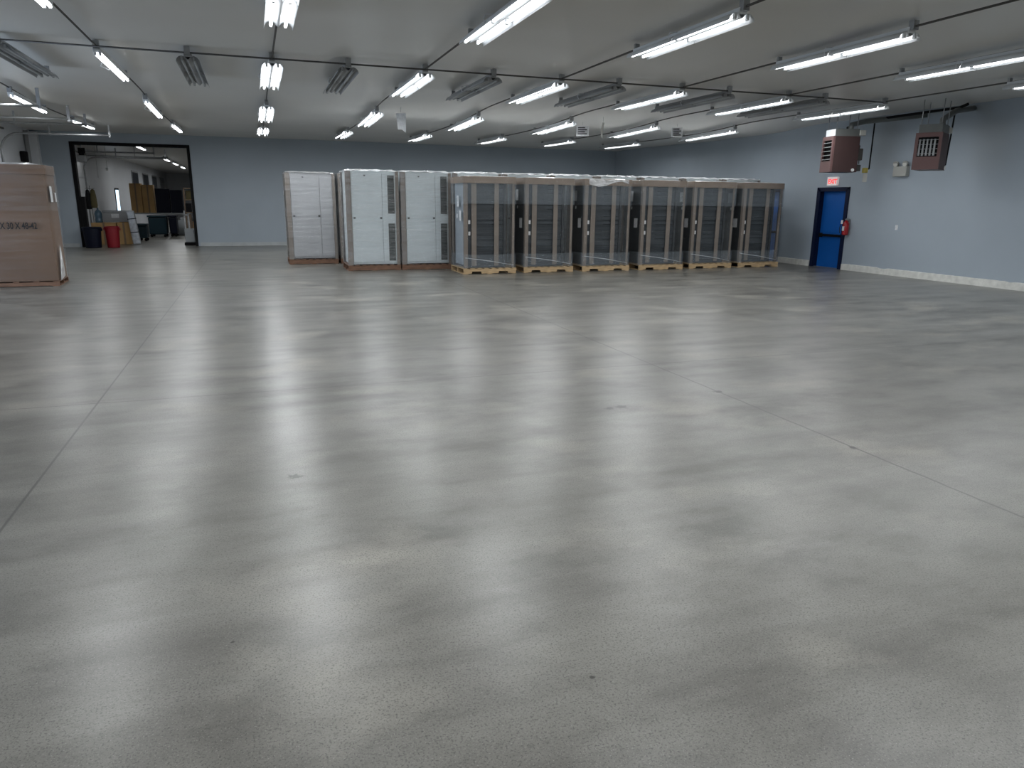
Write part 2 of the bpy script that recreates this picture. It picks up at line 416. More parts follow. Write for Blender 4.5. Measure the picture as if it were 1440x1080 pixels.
ROWN = ['leftmost row above the overhead door tracks', 'second row from the left', 'third row from the left', 'fourth row from the left', 'fifth row from the left', 'sixth row from the left', 'seventh row from the left', 'rightmost row beside the right wall']
YS = [(7.47, 2.46, 'nearest'), (12.66, 2.62, 'second nearest'), (17.80, 2.60, 'third back'), (23.30, 2.70, 'farthest')]
protos = {}
lamp_data = {}
def lamp(x, y, z, L, w, rot):
    k = (round(L, 2), w)
    if k not in lamp_data:
        d = bpy.data.lights.new('tube_light', 'AREA'); d.shape = 'RECTANGLE'; d.size = w; d.size_y = L-.12
        d.energy = LAMP_W*(w/.045)*(L/2.46); d.color = (.96, .985, 1.0); lamp_data[k] = d
    o = bpy.data.objects.new('tube_light', lamp_data[k]); COL.objects.link(o); return o
def place_fixture(x, y, L, lit, label, group):
    nar = lit and x < -1
    k = (round(L, 2), lit, nar)
    if k not in protos: protos[k] = o = make_fixture(lit, L, nar)
    else: o = copy_tree(protos[k])
    o.location = (x, y, H+.03-sag(y+L/2)*.75*(y < YB))
    if lit:
        for ox in ((0,) if nar else (-.085, .085)):
            l = lamp(x, y, 0, L, .085 if nar else .045, 0); l.parent = o; l.location = (ox, L/2, -.176)
    if y < YB: o.rotation_euler = (-math.atan((sag(y+L)-sag(y))/L)*.75, 0, 0); tag(o, label, 'light', group)
    return o
for i, x in enumerate(ROWX):
    for j, (y, L, wd) in enumerate(YS):
        if i == 0 and j < 2: continue
        place_fixture(x, y, L, True, f'lit strip light, {wd}, {ROWN[i]}', 'lit strip lights of the hall')
    if i > 0:
        for y in (2.3, -2.9):
            place_fixture(x, y, 2.46, True, 'lit fluorescent strip light on the ceiling behind the camera', 'strip lights behind the camera')
offx = [-3.2, -.77, 1.6, 4.05, 6.45, 8.82, 11.12]
offn = ['between the first and second lit rows from the left', 'between the second and third lit rows from the left', 'between the third and fourth lit rows from the left', 'between the fourth and fifth lit rows', 'between the fifth and sixth lit rows', 'between the sixth and seventh lit rows', 'between the seventh and the rightmost lit rows']
for x, w in zip(offx, offn):
    place_fixture(x, 12.62, 2.7, False, f'unlit grey strip light {w}', 'unlit strip lights')
# conduits
for i, x in enumerate(ROWX):
    b = mb('dark_metal').tube([(x, -3.0 if i else 12, H-.02), (x, 15, H-.02)]+[(x, 15.5+.5*q, H-.01-sag(15.5+.5*q)) for q in range(18)], .014, 6)
    tag(b.build('conduit'), f'thin lengthwise ceiling conduit feeding the {ROWN[i]}', 'conduit', 'lengthwise ceiling conduits')
tag(mb('dark_metal').tube([(-6.9, 12.6, H-.035), (11.2, 12.6, H-.035), (12.7, 12.66, H-.035)], .014, 6).build('conduit'), 'thin dark conduit crossing the ceiling from left to right between the light rows', 'conduit')

# sheets hanging from the ceiling
def sheet(loc, w, h, rz, tilt, m, label, printed):
    e = empty('hanging_sheet', loc, rz)
    b = mb(m); pr = None
    n = 6
    for k in range(n+1):
        t = k/n; x_ = .02*math.sin(t*3)
        row = [b.bm.verts.new((s*w*(.5-.1*t*(tilt > 0)), x_+tilt*t*.1, -.02-h*t-(tilt*.12*t if s > 0 else 0))) for s in (-1, 0, 1)]
        if pr:
            for q in range(2): b.bm.faces.new((pr[q], pr[q+1], row[q+1], row[q]))
        pr = row
    o = b.build('sheet', e); so = o.modifiers.new('thickness', 'SOLIDIFY'); so.thickness = .003
    mb('grey_metal').tube([(0, 0, 0), (0, 0, .12)], .004, 5).build('string', e)
    if printed:
        b = mb('ink')
        for q in range(4): b.box(-w*.36, w*(.36 if q % 2 else .2), -.012, -.009, -.06-h*.2*q-.018, -.06-h*.2*q+.006)
        b.build('print', e)
    tag(e, label, 'sheet')
sheet((3.45, 17.9, H-.12), .24, .36, R(-25), .6, 'label', 'pale translucent plastic strip hanging from the ceiling beside the fourth light row', False)
sheet((8.62, 18.9, H-.10), .34, .26, R(-28), 0, 'label', 'small printed paper sign hanging from the ceiling, left of the folded paper', True)
sheet((8.75, 17.9, H-.10), .12, .36, R(35), .3, 'beige', 'narrow folded paper hanging edge-on from the ceiling beside the sixth light row', False)
sheet((11.33, 18.5, H-.06), .30, .26, R(-32), 0, 'label', 'printed paper sign hanging from the ceiling beside the seventh light row', True)

# ------------------------------------------------------------------ pallets, wrapped white cabinets, wrapped racks
def make_pallet(w, d, m, h=.13, closed=False):
    """stringer pallet: three notched stringers run left to right, deck boards lie across them"""
    e = empty('pallet')
    b = mb(m); n = 8
    for k in range(n):
        x = (w-.10)*k/(n-1); b.box(x, x+.10, 0, d, h-.018, h, .003)
    b.build('deck_boards', e)
    nh = .045 if closed else .062
    prof = [(0, .012), (.20, .012), (.215, nh), (.44, nh), (.455, .012), (w-.455, .012), (w-.44, nh), (w-.215, nh), (w-.20, .012), (w, .012), (w, h-.018), (0, h-.018)]
    if closed: prof = [(0, .012), (w, .012), (w, h-.018), (0, h-.018)]
    for y in (.006, d/2-.02, d-.046): mb(m).prism(prof, 'y', y, y+.04).build('stringer', e)
    b = mb(m)
    for x in (0, w/2-.06, w-.12): b.box(x, x+.12, 0, d, 0, .014, .002)
    b.build('bottom_boards', e)
    return e

def crumple_top(w, d, z, m, parent, name='crumpled_film', amp=.018, drop=.05):
    b = mb(m); n = 10; gr = []
    for i in range(n+1):
        row = []
        for j in range(n+1):
            edge = i in (0, n) or j in (0, n)
            zz = z+random.uniform(0, amp)-(drop*random.uniform(.4, 1) if edge else 0)
            k = .012 if edge else 0
            row.append(b.bm.verts.new((-k+(w+2*k)*i/n, -k+(d+2*k)*j/n, zz)))
        gr.append(row)
    for i in range(n):
        for j in range(n): f_ = b.bm.faces.new((gr[i][j], gr[i+1][j], gr[i+1][j+1], gr[i][j+1])); f_.smooth = True
    return b.build(name, parent)

def shell(w, d, z0, z1, m, parent, name='stretch_wrap', off=.012, wave=.006):
    """thin film wound round the load, no top or bottom"""
    b = mb(m); cr = [(-off, -off), (w+off, -off), (w+off, d+off), (-off, d+off)]
    nz = 26; nc = 6; rings = []
    for k in range(nz+1):
        z = z0+(z1-z0)*k/nz; ring = []
        for c in range(4):
            a, q = Vector(cr[c]), Vector(cr[(c+1) % 4])
            nrm = Vector(((q-a).y, -(q-a).x)).normalized()
            for s_ in range(nc):
                p = a.lerp(q, s_/nc)+nrm*(random.uniform(-wave, wave) if s_ else 0)
                ring.append(b.bm.verts.new((p.x, p.y, z)))
        rings.append(ring)
    n = len(rings[0])
    for A, B in zip(rings, rings[1:]):
        for k in range(n): f_ = b.bm.faces.new((A[k], A[(k+1) % n], B[(k+1) % n], B[k])); f_.smooth = True
    return b.build(name, parent)

def make_cabinet(louvers):
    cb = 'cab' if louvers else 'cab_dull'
    w, d, z0, z1 = 1.29, 1.15, .0, 2.27
    e = empty('wrapped_cabinet')
    mb(cb).box(.05, w-.05, .04, d-.02, z0+.02, z1, .01).build('cabinet_body', e)
    dr = mb(cb).box(.13, .87, .015, .04, .07, z1-.05, .004).build('door_panel', e)
    for x in (.19, .84):
        mb('latch').box(x-.026, x+.026, -.004, .015, 1.135, 1.175, .008).build('latch', dr)
    mb('latch').box(.44, .48, .008, .015, 2.15, 2.18, .004).build('badge', dr)
    sp = mb(cb).box(.885, 1.215, .018, .04, .07, z1-.05, .004).build('side_panel', e)
    if louvers:
        for a, c in ((.10, 1.02), (1.26, 2.18)):
            b = mb('louver').box(1.02, 1.185, .010, .018, a, c)
            k = a+.02
            while k < c-.02: b.prism([(.010, k), (-.002, k+.006), (.010, k+.022)], 'x', 1.03, 1.175); k += .04
            b.build('louver', e)
    for x0, x1, y0, y1 in ((-.0, .12, -.004, .004), (w-.075, w, -.004, .004), (-.0, .10, d-.004, d+.004), (w-.10, w, d-.004, d+.004)):
        b = mb('post').box(x0, x1, y0, y1, z0, z1)
        xo = x0 if x0 < .5 else x1-.008
        b.box(xo, xo+.008, 0 if y0 < .5 else d-.11, .11 if y0 < .5 else d, z0, z1)
        b.build('corner_board', e)
    shell(w, d, z0+.0, z1+.03, 'film_white', e, wave=.011)
    crumple_top(w, d, z1+.035, 'film_crumple', e, 'top_film')
    return e

PZ = .14
palA = make_pallet(1.31, 1.17, 'wood_brown', PZ, True)
cabA = make_cabinet(False); cabB = make_cabinet(True)
def putA(x, y, louv, first, lab, plab):
    global palA
    c = (cabB if louv else cabA) if first else copy_tree(cabB if louv else cabA)
    c.location = (x, y, PZ); tag(c, lab, 'cabinet', 'film-wrapped white cabinets')
    p = palA if (first and not louv) else copy_tree(palA)
    p.location = (x-.01, y-.01, 0); tag(p, plab, 'pallet', 'brown pallets under the white cabinets')
putA(.84, 20.7, False, True, 'leftmost white cabinet in milky stretch film, without dark louvers', 'brown wooden pallet under the leftmost wrapped white cabinet')
putA(2.22, 20.75, False, False, 'white film-wrapped cabinet set back just right of the leftmost one', 'brown pallet under the set-back white cabinet behind the front row')
names = ['leftmost louvered white wrapped cabinet of the front row',
 'second louvered white wrapped cabinet, just left of the black racks',
 'white wrapped cabinet standing behind the leftmost black rack',
 'white wrapped cabinet standing behind the second black rack from the left',
 'white wrapped cabinet standing behind the third black rack from the left',
 'white wrapped louvered cabinet seen left of the fourth black rack',
 'white wrapped cabinet standing behind the fourth and fifth black racks',
 'white wrapped cabinet standing behind the fifth black rack from the left',
 'white wrapped cabinet at the right end, behind the rightmost black rack']
for k, n in enumerate(names):
    putA(2.15+1.345*k, 18.42, True, k == 0, n, 'brown pallet under the ' + n)

def make_rack(side, labels):
    w, d, z0, z1 = 1.27, 1.12, 0.0, 2.14
    e = empty('wrapped_rack')
    b = mb('rack')   # welded frame: four uprights, top, base
    rx0, rx1 = .06, w-.06-.14
    for x in (rx0, rx1-.06):
        for y in (.06, d-.12): b.box(x, x+.06, y, y+.06, z0+.02, z1-.05)
    b.box(rx0, rx1, .06, d-.06, z0+.02, z0+.12); b.box(rx0, rx1, .06, d-.06, z1-.12, z1-.05)
    b.box(rx0+.06, rx1-.06, d-.12, d-.10, z0+.12, z1-.12)
    b.box(rx1-.06, rx1-.045, .12, d-.12, z0+.12, z1-.12)
    b.build('frame', e)
    b = mb('rack_panel'); z = z0+.13; k = 0
    while z < z1-.17:
        hgt = .10 if k % 3 else .17
        b.box(rx0+.07, rx1-.07, .075+(.012 if k % 2 else 0), .10, z+.004, min(z+hgt, z1-.13)-.004); z += hgt; k += 1
    b.build('front_panels', e)
    mb(side).box(rx0-.012, rx0, .12, d-.12, z0+.06, z1-.08).build('side_panel', e)
    cap = mb('card').box(-.02, w+.02, -.02, d+.02, z1+.0, z1+.012).box(-.02, w+.02, -.025, -.015, z1-.14, z1+.01).box(-.02, w+.02, d+.015, d+.025, z1-.14, z1+.01)
    cap.box(-.025, -.015, -.02, d+.02, z1-.14, z1+.01).box(w+.015, w+.025, -.02, d+.02, z1-.14, z1+.01).build('cardboard_cap', e)
    for x0, x1 in ((0, .085), (w-.06, w)):
        for y in (0, d):
            b = mb('post').box(x0, x1, y-.004, y+.004, z0, z1)
            xo = x0 if x0 < .5 else x1-.008
            b.box(xo, xo+.008, 0 if y == 0 else d-.09, .09 if y == 0 else d, z0, z1); b.build('corner_board', e)
    for x0, wd in ((.19, .125), (.765, .115)):
        mb('post').box(x0, x0+wd, .03, .045, z0+.05, z1-.02).build('face_board', e)
    for k, (y, z, w_, h_) in enumerate(labels):
        mb('label').box(-.006, -.003, y-w_/2, y+w_/2, z, z+h_).build('paper_label', e)
    for z in (1.05, .78): mb('label').box(.115, .165, .052, .056, z, z+.09).build('paper_label', e)
    mb('label').tube([(.02, -.016, .25), (w*.5, -.017, .17), (w-.03, -.016, .06)], .006, 4).build('strap', e)
    shell(w, d, z0, z1-.13, 'film', e)
    shell(w, d, 1.52, z1+.0, 'film_band', e, 'upper_wrap', .032)
    shell(w, d, 0, .33, 'film_band', e, 'lower_wrap', .03)
    crumple_top(w, d, z1+.02, 'film_crumple', e, 'top_film', .02, .10)
    return e
palC = make_pallet(1.34, 1.22, 'wood', PZ, False)
rackL = make_rack('side_light', [(.55, 1.45, .16, .26), (.35, 1.12, .16, .24), (.62, 1.18, .10, .10)])
rackD = make_rack('rack', [(.60, 1.62, .20, .26), (.55, 1.42, .05, .07), (.30, .95, .18, .24)])
CX = [(4.73, 16.98), (6.30, 17.03), (7.89, 17.01), (9.53, 17.02), (11.12, 17.10), (12.72, 17.12)]
CN = ['leftmost', 'second', 'third', 'fourth', 'fifth', 'rightmost']
CL = ['black rack in clear film and brown edge boards, leftmost, with a pale side panel',
 'black rack in clear film with cardboard cap, second from the left',
 'black rack with crumpled white film over its cap, third from the left',
 'black rack in clear film with cardboard cap, fourth from the left',
 'black rack in clear film with cardboard cap, fifth from the left',
 'black rack in clear film, rightmost, in front of a blue door']
for k, (x, y) in enumerate(CX):
    o = rackL if k == 0 else (rackD if k == 1 else copy_tree(rackD))
    o.location = (x, y, PZ); tag(o, CL[k], 'rack', 'film-wrapped black racks'); o.rotation_euler = (0, 0, R([0, .6, -.4, .3, -.5, .2][k]))
    p = palC if k == 0 else copy_tree(palC)
    p.location = (x-.03, y-.05, 0); p.rotation_euler = (0, 0, R([0, .4, -.3, .5, -.4, .2][k]))
    tag(p, f'light pine pallet under the {CN[k]}{" black" if k in (0, 5) else " black"} rack{"" if k in (0, 5) else " from the left"}', 'pallet', 'pine pallets under the black racks')
# film bunched over the third rack's front
o = None
b = mb('film_crumple'); n = 12; pr = None
for i in range(n+1):
    x = .08+1.1*i/n
    col_ = [b.bm.verts.new((x, -.04-random.uniform(0, .03), 2.16-.03*j-random.uniform(0, .02)-.015*math.sin(i*.5)*j)) for j in range(5)]
    if pr:
        for j in range(4): b.bm.faces.new((pr[j], pr[j+1], col_[j+1], col_[j]))
    pr = col_
third = [q for q in COL.objects if q.get('label') == CL[2]][0]
b.build('bunched_film', third)

# ------------------------------------------------------------------ the big crate at the left
e = empty('cardboard_crate', (-3.75, 16.52, 0), R(3)); tag(e, 'huge film-wrapped brown cardboard crate at the left edge, printed with dimensions', 'crate')
w = 2.4
mb('card_box').box(-w, 0, 0, .95, .10, 2.14, .008).build('box_body', e)
mb('card_box').box(-w-.02, .02, -.02, .97, 2.13, 2.31, .006).build('box_lid', e)
shell_ = MB()
b = mb('film'); 
fo = shell(w, .95, .10, 2.33, 'film', e, 'stretch_wrap', .03, .008); fo.location = (-w, 0, 0)
fo = shell(w, .95, 1.45, 2.30, 'film', e, 'upper_wrap', .036, .01); fo.location = (-w, 0, 0)
ct = crumple_top(w, .95, 2.33, 'film_crumple', e, 'top_film', .02, .07); ct.location = (-w, 0, 0)
b = mb('film_crumple'); pts = [(-.10, -.035, .10), (.035, .10, .12), (.04, .45, .55), (.035, .30, .95), (.03, .12, .60)]
b.quad((.036, .05, .10), (.04, .55, .16), (.045, .45, .62), (.042, .30, .80)); b.quad((.036, .05, .10), (.06, .30, .50), (.045, .42, .80), (.04, .30, .60))
b.build('loose_film', e)
mb('label').box(.034, .037, .15, .36, 1.62, 1.92).build('paper_label', e)
mb('label').box(.034, .037, .62, .74, 1.62, 1.80).build('paper_label', e)
tx = text('printed_text', 'X 30 X 48-42', .17, 'ink', e, (-.83, -.048, 1.115), (R(90), 0, 0), .001, .0035); tx.scale = (.64, 1, 1)
p = make_pallet(2.46, 1.05, 'wood_brown', .10, True); p.location = (-6.20, 16.37, 0); p.rotation_euler = (0, 0, R(3))
tag(p, 'low brown wooden pallet under the huge cardboard crate', 'pallet')

# ------------------------------------------------------------------ unit heaters, gas pipe, flue
def make_heater(px, py, rz, horiz, label, z0=2.50, z1=3.33):
    # local frame: x = side panel direction (length D), y = front width, front face looks along -x
    e = empty('unit_heater', (px, py, 0), rz); D, Wd = .66, .48
    b = mb('heater')
    b.box(.026, D, 0, Wd, z0, z1, .008); b.build('casing', e)
    b = mb('heater_front')
    b.box(-.03, .02, -.01, Wd+.01, z0, z0+.26).box(-.03, .02, -.01, Wd+.01, z1-.09, z1).box(-.03, .02, -.01, .05, z0+.26, z1-.09).box(-.03, .02, Wd-.05, Wd+.01, z0+.26, z1-.09)
    fr = b.build('front_frame', e)
    mb('black').box(.018, .0255, .05, Wd-.05, z0+.26, z1-.09).build('outlet_shade', e)  # black sheet standing in for the shade in the gaps between louvers
    b = mb('dull_enamel')
    if horiz:
        for k in range(5):
            z = z0+.30+k*.095
            b.prism([(-.06, z-.01), (-.055, z-.014), (.015, z+.006), (.01, z+.012)], 'y', .05, Wd-.05)
    else:
        for k in range(5):
            y = .12+k*(Wd-.20)/4; b.prism([(y-.014, z1-.13), (y+.012, z1-.13), (y+.018, z0+.28), (y-.020, z0+.28)], 'x', -.01, .012)
        for k in range(4): b.box(-.022, -.014, .05, Wd-.05, z0+.32+k*.09, z0+.327+k*.09)
    b.build('louver', e)
    mb('duct').box(.03, D-.02, .02, Wd-.02, z1, z1+.17, .006).build('draft_hood', e)
    if horiz: mb('white_metal').box(.022, .029, .03, Wd-.03, z1+.01, z1+.16).build('front_plate', e)
    for x in (.06, D-.08):
        for y in (.05, Wd-.05):
            mb('grey_metal').tube([(x, y, z1+.16), (x, y, H+.0)], .009, 5).build('hanger_rod', e)
    b = mb('dark_metal').box(D, D+.13, .06, Wd-.08, z0+.03, z0+.18, .01).tube([(D, .1, z0+.55), (D+.07, .1, z0+.5), (D+.08, .08, z0+.2)], .012, 6)
    b.tube([(D, .2, z0+.7), (D+.10, .15, z0+.62), (D+.05, .12, z0+.4)], .014, 6)
    b.box(D, D+.15, .06, Wd-.12, z0+.28, z0+.56, .02)
    b.build('gas_valve', e)
    mb('label').tube([(D-.12, -.012, z0+.05), (D-.12, -.028, z0+.05)], .04, 12).build('gauge', e)
    b = mb('beige').box(D-.03, D+.12, -.02, .12, z1+.02, z1+.14, .01); b.build('junction_box', e)
    tag(e, label, 'heater', 'ceiling-hung unit heaters')
    return e
make_heater(13.28, 14.60, R(-13.5), True, 'brown gas unit heater hanging from the ceiling above the exit door, side panel facing us')
# the second heater turns its louvred front towards the room
h2 = make_heater(13.50, 11.81, R(29.4), False, 'brown gas unit heater hanging at the far right, barred front facing us', 2.46, 3.20)
b = mb('black').tube([(13.95, 14.95, 3.56), (14.25, 14.9, 3.72), (14.5, 14.7, 3.76), (14.5, 12.35, 3.78), (14.55, 12.2, 3.84)], .030, 8)
e = empty('gas_pipe'); b.build('main_pipe', e)
mb('black').tube([(14.5, 14.65, 3.74), (14.5, 14.65, 2.60), (14.35, 14.6, 2.58)], .018, 6).build('drop_pipe', e)
mb('black').tube([(14.5, 12.45, 3.76), (14.42, 12.43, 2.60), (14.25, 12.40, 2.58)], .018, 6).build('drop_pipe', e)
mb('yellow').box(14.28, 14.38, 14.55, 14.65, 2.50, 2.62, .01).build('shutoff_valve', e)
mb('yellow').box(14.18, 14.28, 12.35, 12.45, 2.66, 2.76, .01).build('shutoff_valve', e)
tag(e, 'black gas pipe running below the ceiling between the two brown heaters', 'pipe')
e = empty('flue_pipe')
mb('duct').tube([(13.85, 14.72, 3.46), (13.9, 14.75, 3.62), (14.2, 14.6, 3.70), (15.15, 13.75, 3.80)], [.06, .065, .065, .055], 10).build('flue', e)
tag(e, 'grey metal flue rising from the heater above the exit door to the wall', 'pipe')
e = empty('flue_pipe')
mb('duct').tube([(13.85, 12.15, 3.34), (13.95, 12.25, 3.50), (14.35, 12.3, 3.70), (15.15, 12.55, 3.82)], [.06, .06, .06, .055], 10).build('flue', e)
tag(e, 'grey metal flue rising from the far right heater to the wall', 'pipe')
e = empty('wiring_tag', (14.33, 14.58, 2.50), R(-50)); mb('beige').box(-.05, .05, -.004, .004, -.22, -.02).build('tag', e)
mb('grey_metal').tube([(0, 0, -.03), (0, 0, .02)], .004, 5).build('tie', e)
tag(e, 'grey tag hanging below the yellow gas valve above the exit door', 'tag')

# ------------------------------------------------------------------ things on the right wall
e = empty('exit_sign', (XR, 16.54, 2.36)); tag(e, 'small white sign with red EXIT letters above the blue door', 'sign')
mb('exit_white').box(-.07, 0, -.19, .19, -.115, .115, .01).build('sign_housing', e)
text('letters', 'EXIT', .165, 'exit_red', e, (-.073, .150, -.06), (R(90), 0, R(-90)), .002, .006)
e = empty('emergency_light', (XR, 14.27, 2.56)); tag(e, 'grey twin-head emergency light on the right wall, left of the barred heater', 'emergency light')
mb('beige').box(-.12, 0, -.20, .20, -.14, .10, .015).build('battery_case', e)
for s_ in (-1, 1):
    hd = mb('beige').tube([(-.04, s_*.14, .10), (-.05, s_*.14, .15), (-.08, s_*.14, .17)], .02, 8).tube([(-.05, s_*.14, .17), (-.09, s_*.14, .165), (-.13, s_*.14, .15)], [.04, .065, .07], 14).build('lamp_head', e)
    mb('glass_lamp').tube([(-.129, s_*.14, .15), (-.135, s_*.14, .149)], .058, 14).build('lens', hd)
e = empty('light_switch', (XR, 14.23, 1.19)); tag(e, 'small white switch plate on the right wall', 'switch')
mb('label').box(-.008, 0, -.04, .04, -.06, .06, .003).build('plate', e); mb('label').box(-.018, -.006, -.008, .008, -.015, .015).build('toggle', e)
e = empty('fire_extinguisher', (XR-.11, 15.80, .93)); tag(e, 'red fire extinguisher hanging on the right wall beside the blue door', 'fire extinguisher')
mb('ext_red').lathe([(.04, 0), (.075, .015), (.08, .05), (.08, .30), (.065, .35), (.03, .38), (.025, .40)], 18).build('cylinder', e)
mb('grey_metal').box(-.02, .02, -.06, .04, .40, .425).box(-.012, .012, -.09, .02, .43, .445).tube([(0, 0, .39), (0, 0, .43)], .02, 8).build('handle', e)
mb('ink').tube([(-.02, .03, .41), (-.07, .10, .38), (-.09, .12, .2), (-.085, .10, .05)], .012, 6).build('hose', e)
mb('label').box(-.086, -.080, -.035, .035, .12, .24).build('instruction_label', e)
mb('label').box(-.088, -.084, .03, .10, .30, .40).build('inspection_tag', e)
mb('grey_metal').box(.07, .11, -.03, .03, .15, .42).build('wall_bracket', e)
# dark debris and crack marks on the floor
e = empty('floor_debris', (4.05, 6.1, 0)) if 0 else None

# ------------------------------------------------------------------ things in and beyond the opening
def bin_(x, y, r, h, m, label, squareish=False):
    e = empty('waste_bin', (x, y, 0)); mm = mb(m)
    mm.lathe([(r*.82, 0), (r*.84, .02), (r*.97, h-.06), (r*.97, h-.05), (r*1.03, h-.05), (r*1.03, h), (r*.95, h), (r*.80, .05), (.01, .04)], 24).build('barrel', e)
    for s_ in (-1, 1): mb(m).box(s_*r*1.03-.02, s_*r*1.03+.02, -.06, .06, h-.14, h-.05, .01).build('handle', e)
    return tag(e, label, 'bin')
bin_(-5.42, 29.28, .30, .72, 'navy_pl', 'round dark navy bin at the left foot of the wall opening')
bin_(-4.79, 29.30, .24, .74, 'red', 'round red bin beside the dark navy bin at the opening')
def cbox(x0, x1, y0, y1, z0, z1, m, label, cat='box', group=None, name='cardboard_box'):
    e = empty(name, ((x0+x1)/2, (y0+y1)/2, z0)); w, d, h = x1-x0, y1-y0, z1-z0
    mb(m).box(-w/2, w/2, -d/2, d/2, 0, h, .01).build('carton', e)
    if m == 'card_light': mb('card').box(-.035, .035, -d/2-.003, -d/2+.001, 0, h).build('tape', e)
    return tag(e, label, cat, group)
cbox(-5.80, -4.96, 31.3, 32.3, 0, .80, 'card_light', 'low wide brown carton behind the red and navy bins')
cbox(-4.92, -4.50, 31.3, 32.3, 0, .82, 'card_light', 'tan carton just right of the red bin, under the grey case')
e = empty('storage_case', (-4.97, 31.85, .83)); tag(e, 'long grey case with a white label lying on the cartons', 'case')
mb('dull_enamel').box(-.45, .55, -.25, .25, 0, .34, .02).build('case_body', e); mb('grey_metal').box(-.46, .56, -.26, .26, .34, .42, .02).build('case_lid', e)
mb('label').box(-.16, .10, -.262, -.255, .15, .30).build('paper_label', e)
e = empty('water_jug', (-5.60, 31.8, .80)); tag(e, 'pale blue water jug standing on the cartons', 'jug')
mb('jug').lathe([(.12, 0), (.13, .03), (.13, .14), (.115, .17), (.13, .2), (.13, .34), (.10, .42), (.035, .48), (.03, .55)], 18).build('bottle', e)
mb('label').lathe([(.036, .55), (.036, .58), (.02, .585)], 12).build('cap', e)
e = empty('wrapped_bundle', (-4.27, 31.1, 0), 0); e.rotation_euler = (0, R(-6), 0); tag(e, 'tall silver film-wrapped bundle standing right of the tan cartons', 'bundle')
mb('silver').box(-.13, .13, -.13, .13, .02, 1.26, .04).build('bundle_body', e)
mb('black').box(-.135, .135, -.135, .135, .45, .48).build('strap', e); mb('black').box(-.135, .135, -.135, .135, .95, .98).build('strap', e)
def crate(x0, x1, y0, y1, h, label, m='teal'):
    e = empty('storage_bin', ((x0+x1)/2, (y0+y1)/2, 0)); w, d = x1-x0, y1-y0
    b = mb(m).box(-w/2, w/2, -d/2, d/2, .12, h-.08, .05); b.build('tub', e)
    mb(m).box(-w/2-.03, w/2+.03, -d/2-.03, d/2+.03, h-.08, h, .02).build('rim', e)
    for sx in (-1, 1):
        for sy in (-1, 1): mb('black').tube([(sx*(w/2-.08), sy*(d/2-.08)-.015, .06), (sx*(w/2-.08), sy*(d/2-.08)+.015, .06)], .06, 12).build('wheel', e)
    return tag(e, label, 'bin', 'wheeled bins in the far room')
crate(-4.60, -4.20, 33.5, 34.2, .70, 'small dark teal bin beside the silver wrapped bundle')
crate(-4.55, -3.83, 37, 38, .97, 'large dark teal wheeled bin in the far room, left of its twin')
crate(-3.74, -3.42, 37.5, 38.3, .97, 'narrow dark wheeled bin in the far room, right of the large teal one', 'navy_pl')
e = empty('plastic_tank', (-3.30, 39.3, 0)); tag(e, 'round white plastic tank on the far room floor', 'tank')
mb('tank').lathe([(.28, 0), (.33, .04), (.33, .55), (.28, .68), (.12, .74), (.12, .78)], 20).build('tank_body', e); mb('label').lathe([(.13, .78), (.13, .82), (.05, .83)], 14).build('lid', e)
# work table carrying the tall goods
e = empty('work_table', (-4.6, 42.3, 0)); tag(e, 'long pale work table in the far room carrying tall tan and dark goods', 'table')
mb('basewood').box(-1.6, 1.4, -.5, .5, .93, 1.0, .01).build('tabletop', e)
for x in (-1.55, 1.29):
    for y in (-.45, .39): mb('grey_metal').box(x, x+.06, y, y+.06, 0, .93).build('leg', e)
mb('basewood').box(-1.55, 1.35, -.4, .4, .30, .34).build('lower_shelf', e)
cbox(-5.86, -5.33, 42, 42.6, 1.001, 2.45, 'card_light', 'tall tan carton standing on the far work table, leftmost')
cbox(-5.30, -4.77, 42, 42.6, 1.001, 2.39, 'card_light', 'tall tan carton on the far work table, beside the dark panels')
cbox(-4.71, -4.05, 42, 42.5, 1.001, 2.22, 'navy_pl', 'tall black carton on the far work table, right of the tan ones')
cbox(-4.00, -3.44, 42, 42.5, 1.001, 2.16, 'navy_pl', 'tall dark navy carton on the far work table, rightmost')
# coats on the wall, tool shelf
e = empty('hanging_coats', (-5.72, 31.5, 0)); tag(e, 'olive and black coats hanging on a stand left inside the opening', 'coats')
mb('grey_metal').tube([(0, 0, .82), (0, 0, 2.15)], .015, 6).tube([(-.15, 0, 2.05), (.15, 0, 2.05)], .012, 6).build('stand', e)
mb('olive').lathe([(.10, 1.35), (.12, 1.45), (.10, 1.8), (.07, 1.98), (.03, 2.03)], 12, .08).build('olive_coat', e)
mb('cloth').lathe([(.09, 1.30), (.11, 1.45), (.09, 1.8), (.06, 1.97), (.03, 2.01)], 12, -.09).build('black_coat', e)
e = empty('shelf_unit', (-2.55, 36.3, 0)); tag(e, 'brown shelving full of dark goods at the right inside the opening', 'shelves')
for z in (.3, 1.1, 1.65, 2.15): mb('card').box(-.35, .35, -.2, .2, z, z+.04).build('shelf', e)
for x in (-.35, .32):
    for y in (-.2, .17): mb('card').box(x, x+.03, y, y+.03, 0, 2.19).build('post', e)
for k, (x, z, m) in enumerate(((-.2, 1.14, 'cloth'), (.1, 1.14, 'olive'), (-.15, 1.69, 'olive'), (.15, 1.69, 'cloth'), (-.1, .34, 'card_light'))):
    cbox(-2.55+x-.12, -2.55+x+.12, 36.2, 36.45, z, z+.38, m, ['small black carton on the brown shelves, lower left', 'olive carton on the brown shelves, middle tier right', 'olive carton on the brown shelves, upper tier left', 'small black carton on the brown shelves, upper tier right', 'tan carton on the bottom tier of the brown shelves'][k])
e = empty('floor_machine', (-2.36, 30.55, 0)); tag(e, 'white upright floor machine on a black base at the right jamb', 'machine')
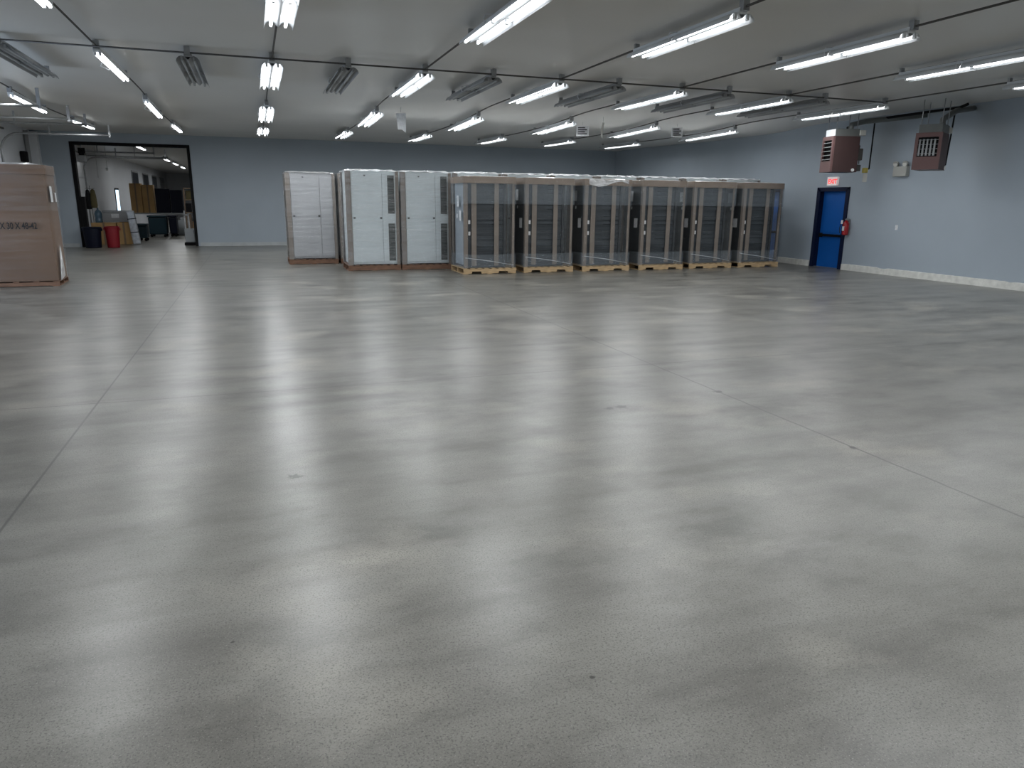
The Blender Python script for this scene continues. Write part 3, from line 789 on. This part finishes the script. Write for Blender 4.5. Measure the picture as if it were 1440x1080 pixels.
mb('black').box(-.20, .20, -.22, .22, 0, .10, .02).build('base', e); mb('tank').box(-.17, .17, -.18, .18, .10, .62, .04).build('machine_body', e)
mb('label').box(-.15, -.11, -.02, .02, .6, 1.28).box(.0, .04, -.02, .02, .6, 1.15).box(-.15, .04, -.02, .02, 1.1, 1.14).build('handle', e)
mb('card').box(.04, .12, -.10, .05, .62, 1.15, .01).build('wood_slat', e)
e = empty('door_operator', (-5.62, 30.3, 2.95)); tag(e, 'dark boxy door motor high on the left inside the opening', 'motor')
mb('dull_enamel').box(-.13, .13, -.12, .12, 0, .22, .02).build('motor_case', e); mb('black').tube([(0, 0, .22), (0, 0, .35)], .09, 12).box(-.1, .12, -.02, .02, .3, .48).build('pulley', e)
mb('grey_metal').box(-.02, .02, -.02, .02, .35, .94).build('hanger', e)
e = empty('ceiling_rail'); tag(e, 'long thin steel rail hanging under the far room ceiling', 'rail')
mb('grey_metal').tube([(-5.75, 30.9, 3.20), (-2.9, 30.9, 3.20)], .02, 6).build('rail', e)
for x in (-4.0, -3.35): mb('grey_metal').tube([(x, 30.9, 3.2), (x, 30.9, 3.88)], .012, 6).build('hanger_rod', e)
for (px_, y_, z_, lab) in ((-5.41, 31.6, 2.32, 'small white wall lamp bracket inside the opening, lower one'), (-5.30, 33.0, 2.75, 'small white hanging socket inside the opening, upper one')):
    e = empty('hanging_socket', (px_, y_, z_)); tag(e, lab, 'socket')
    mb('label').box(-.05, .05, -.05, .05, 0, .12, .02).build('socket_box', e); mb('grey_metal').tube([(0, 0, .1), (0, 0, 3.88-z_)], .008, 5).build('cord', e)
struct(mb('white_wall').box(-6.1+.02, -5.78, YB+.21, YB+.5, 0, H+.02).build('trim_3'))
# daylit slot door and dark windows in the far left wall
f = struct(empty('door_6')); mb('black').box(XL+.001, XL+.03, 44.95, 46.15, .9, 2.25).build('door_frame', f); mb('daylit').box(XL+.03, XL+.035, 45.1, 46.0, 1.0, 2.15).build('glass', f)
for k, y in enumerate((51.6, 56.6, 61.5, 66.5)):
    f = struct(empty(f'window_{k+1}')); mb('grey_metal').box(XL+.001, XL+.04, y, y+2.7, 2.4, 3.4).build('window_frame', f); mb('window_glass').box(XL+.04, XL+.045, y+.1, y+2.6, 2.48, 3.32).build('pane', f)
# lights of the far room
wn = ['first', 'second', 'third', 'fourth', 'fifth', 'sixth', 'seventh']
for k, (x, y) in enumerate(((-4.25, 33.4), (-4.25, 43.3), (-4.25, 48.2), (-4.25, 53.3))):
    o = place_fixture(x, y, 2.62, True, f'lit strip light seen through the wall opening, {wn[k]} of the far room row', 'strip lights of the far room')
for k, (x, y) in enumerate([(1.5, 34), (1.5, 41), (1.5, 48), (1.5, 56), (-4.25, 60), (6, 38), (6, 50)]):  # unseen fixtures behind the back wall, added for floor and ceiling brightness
    place_fixture(x, y, 2.62, True, 'unseen lit strip light added for brightness in the far room', 'unseen lights added for brightness in the far room')
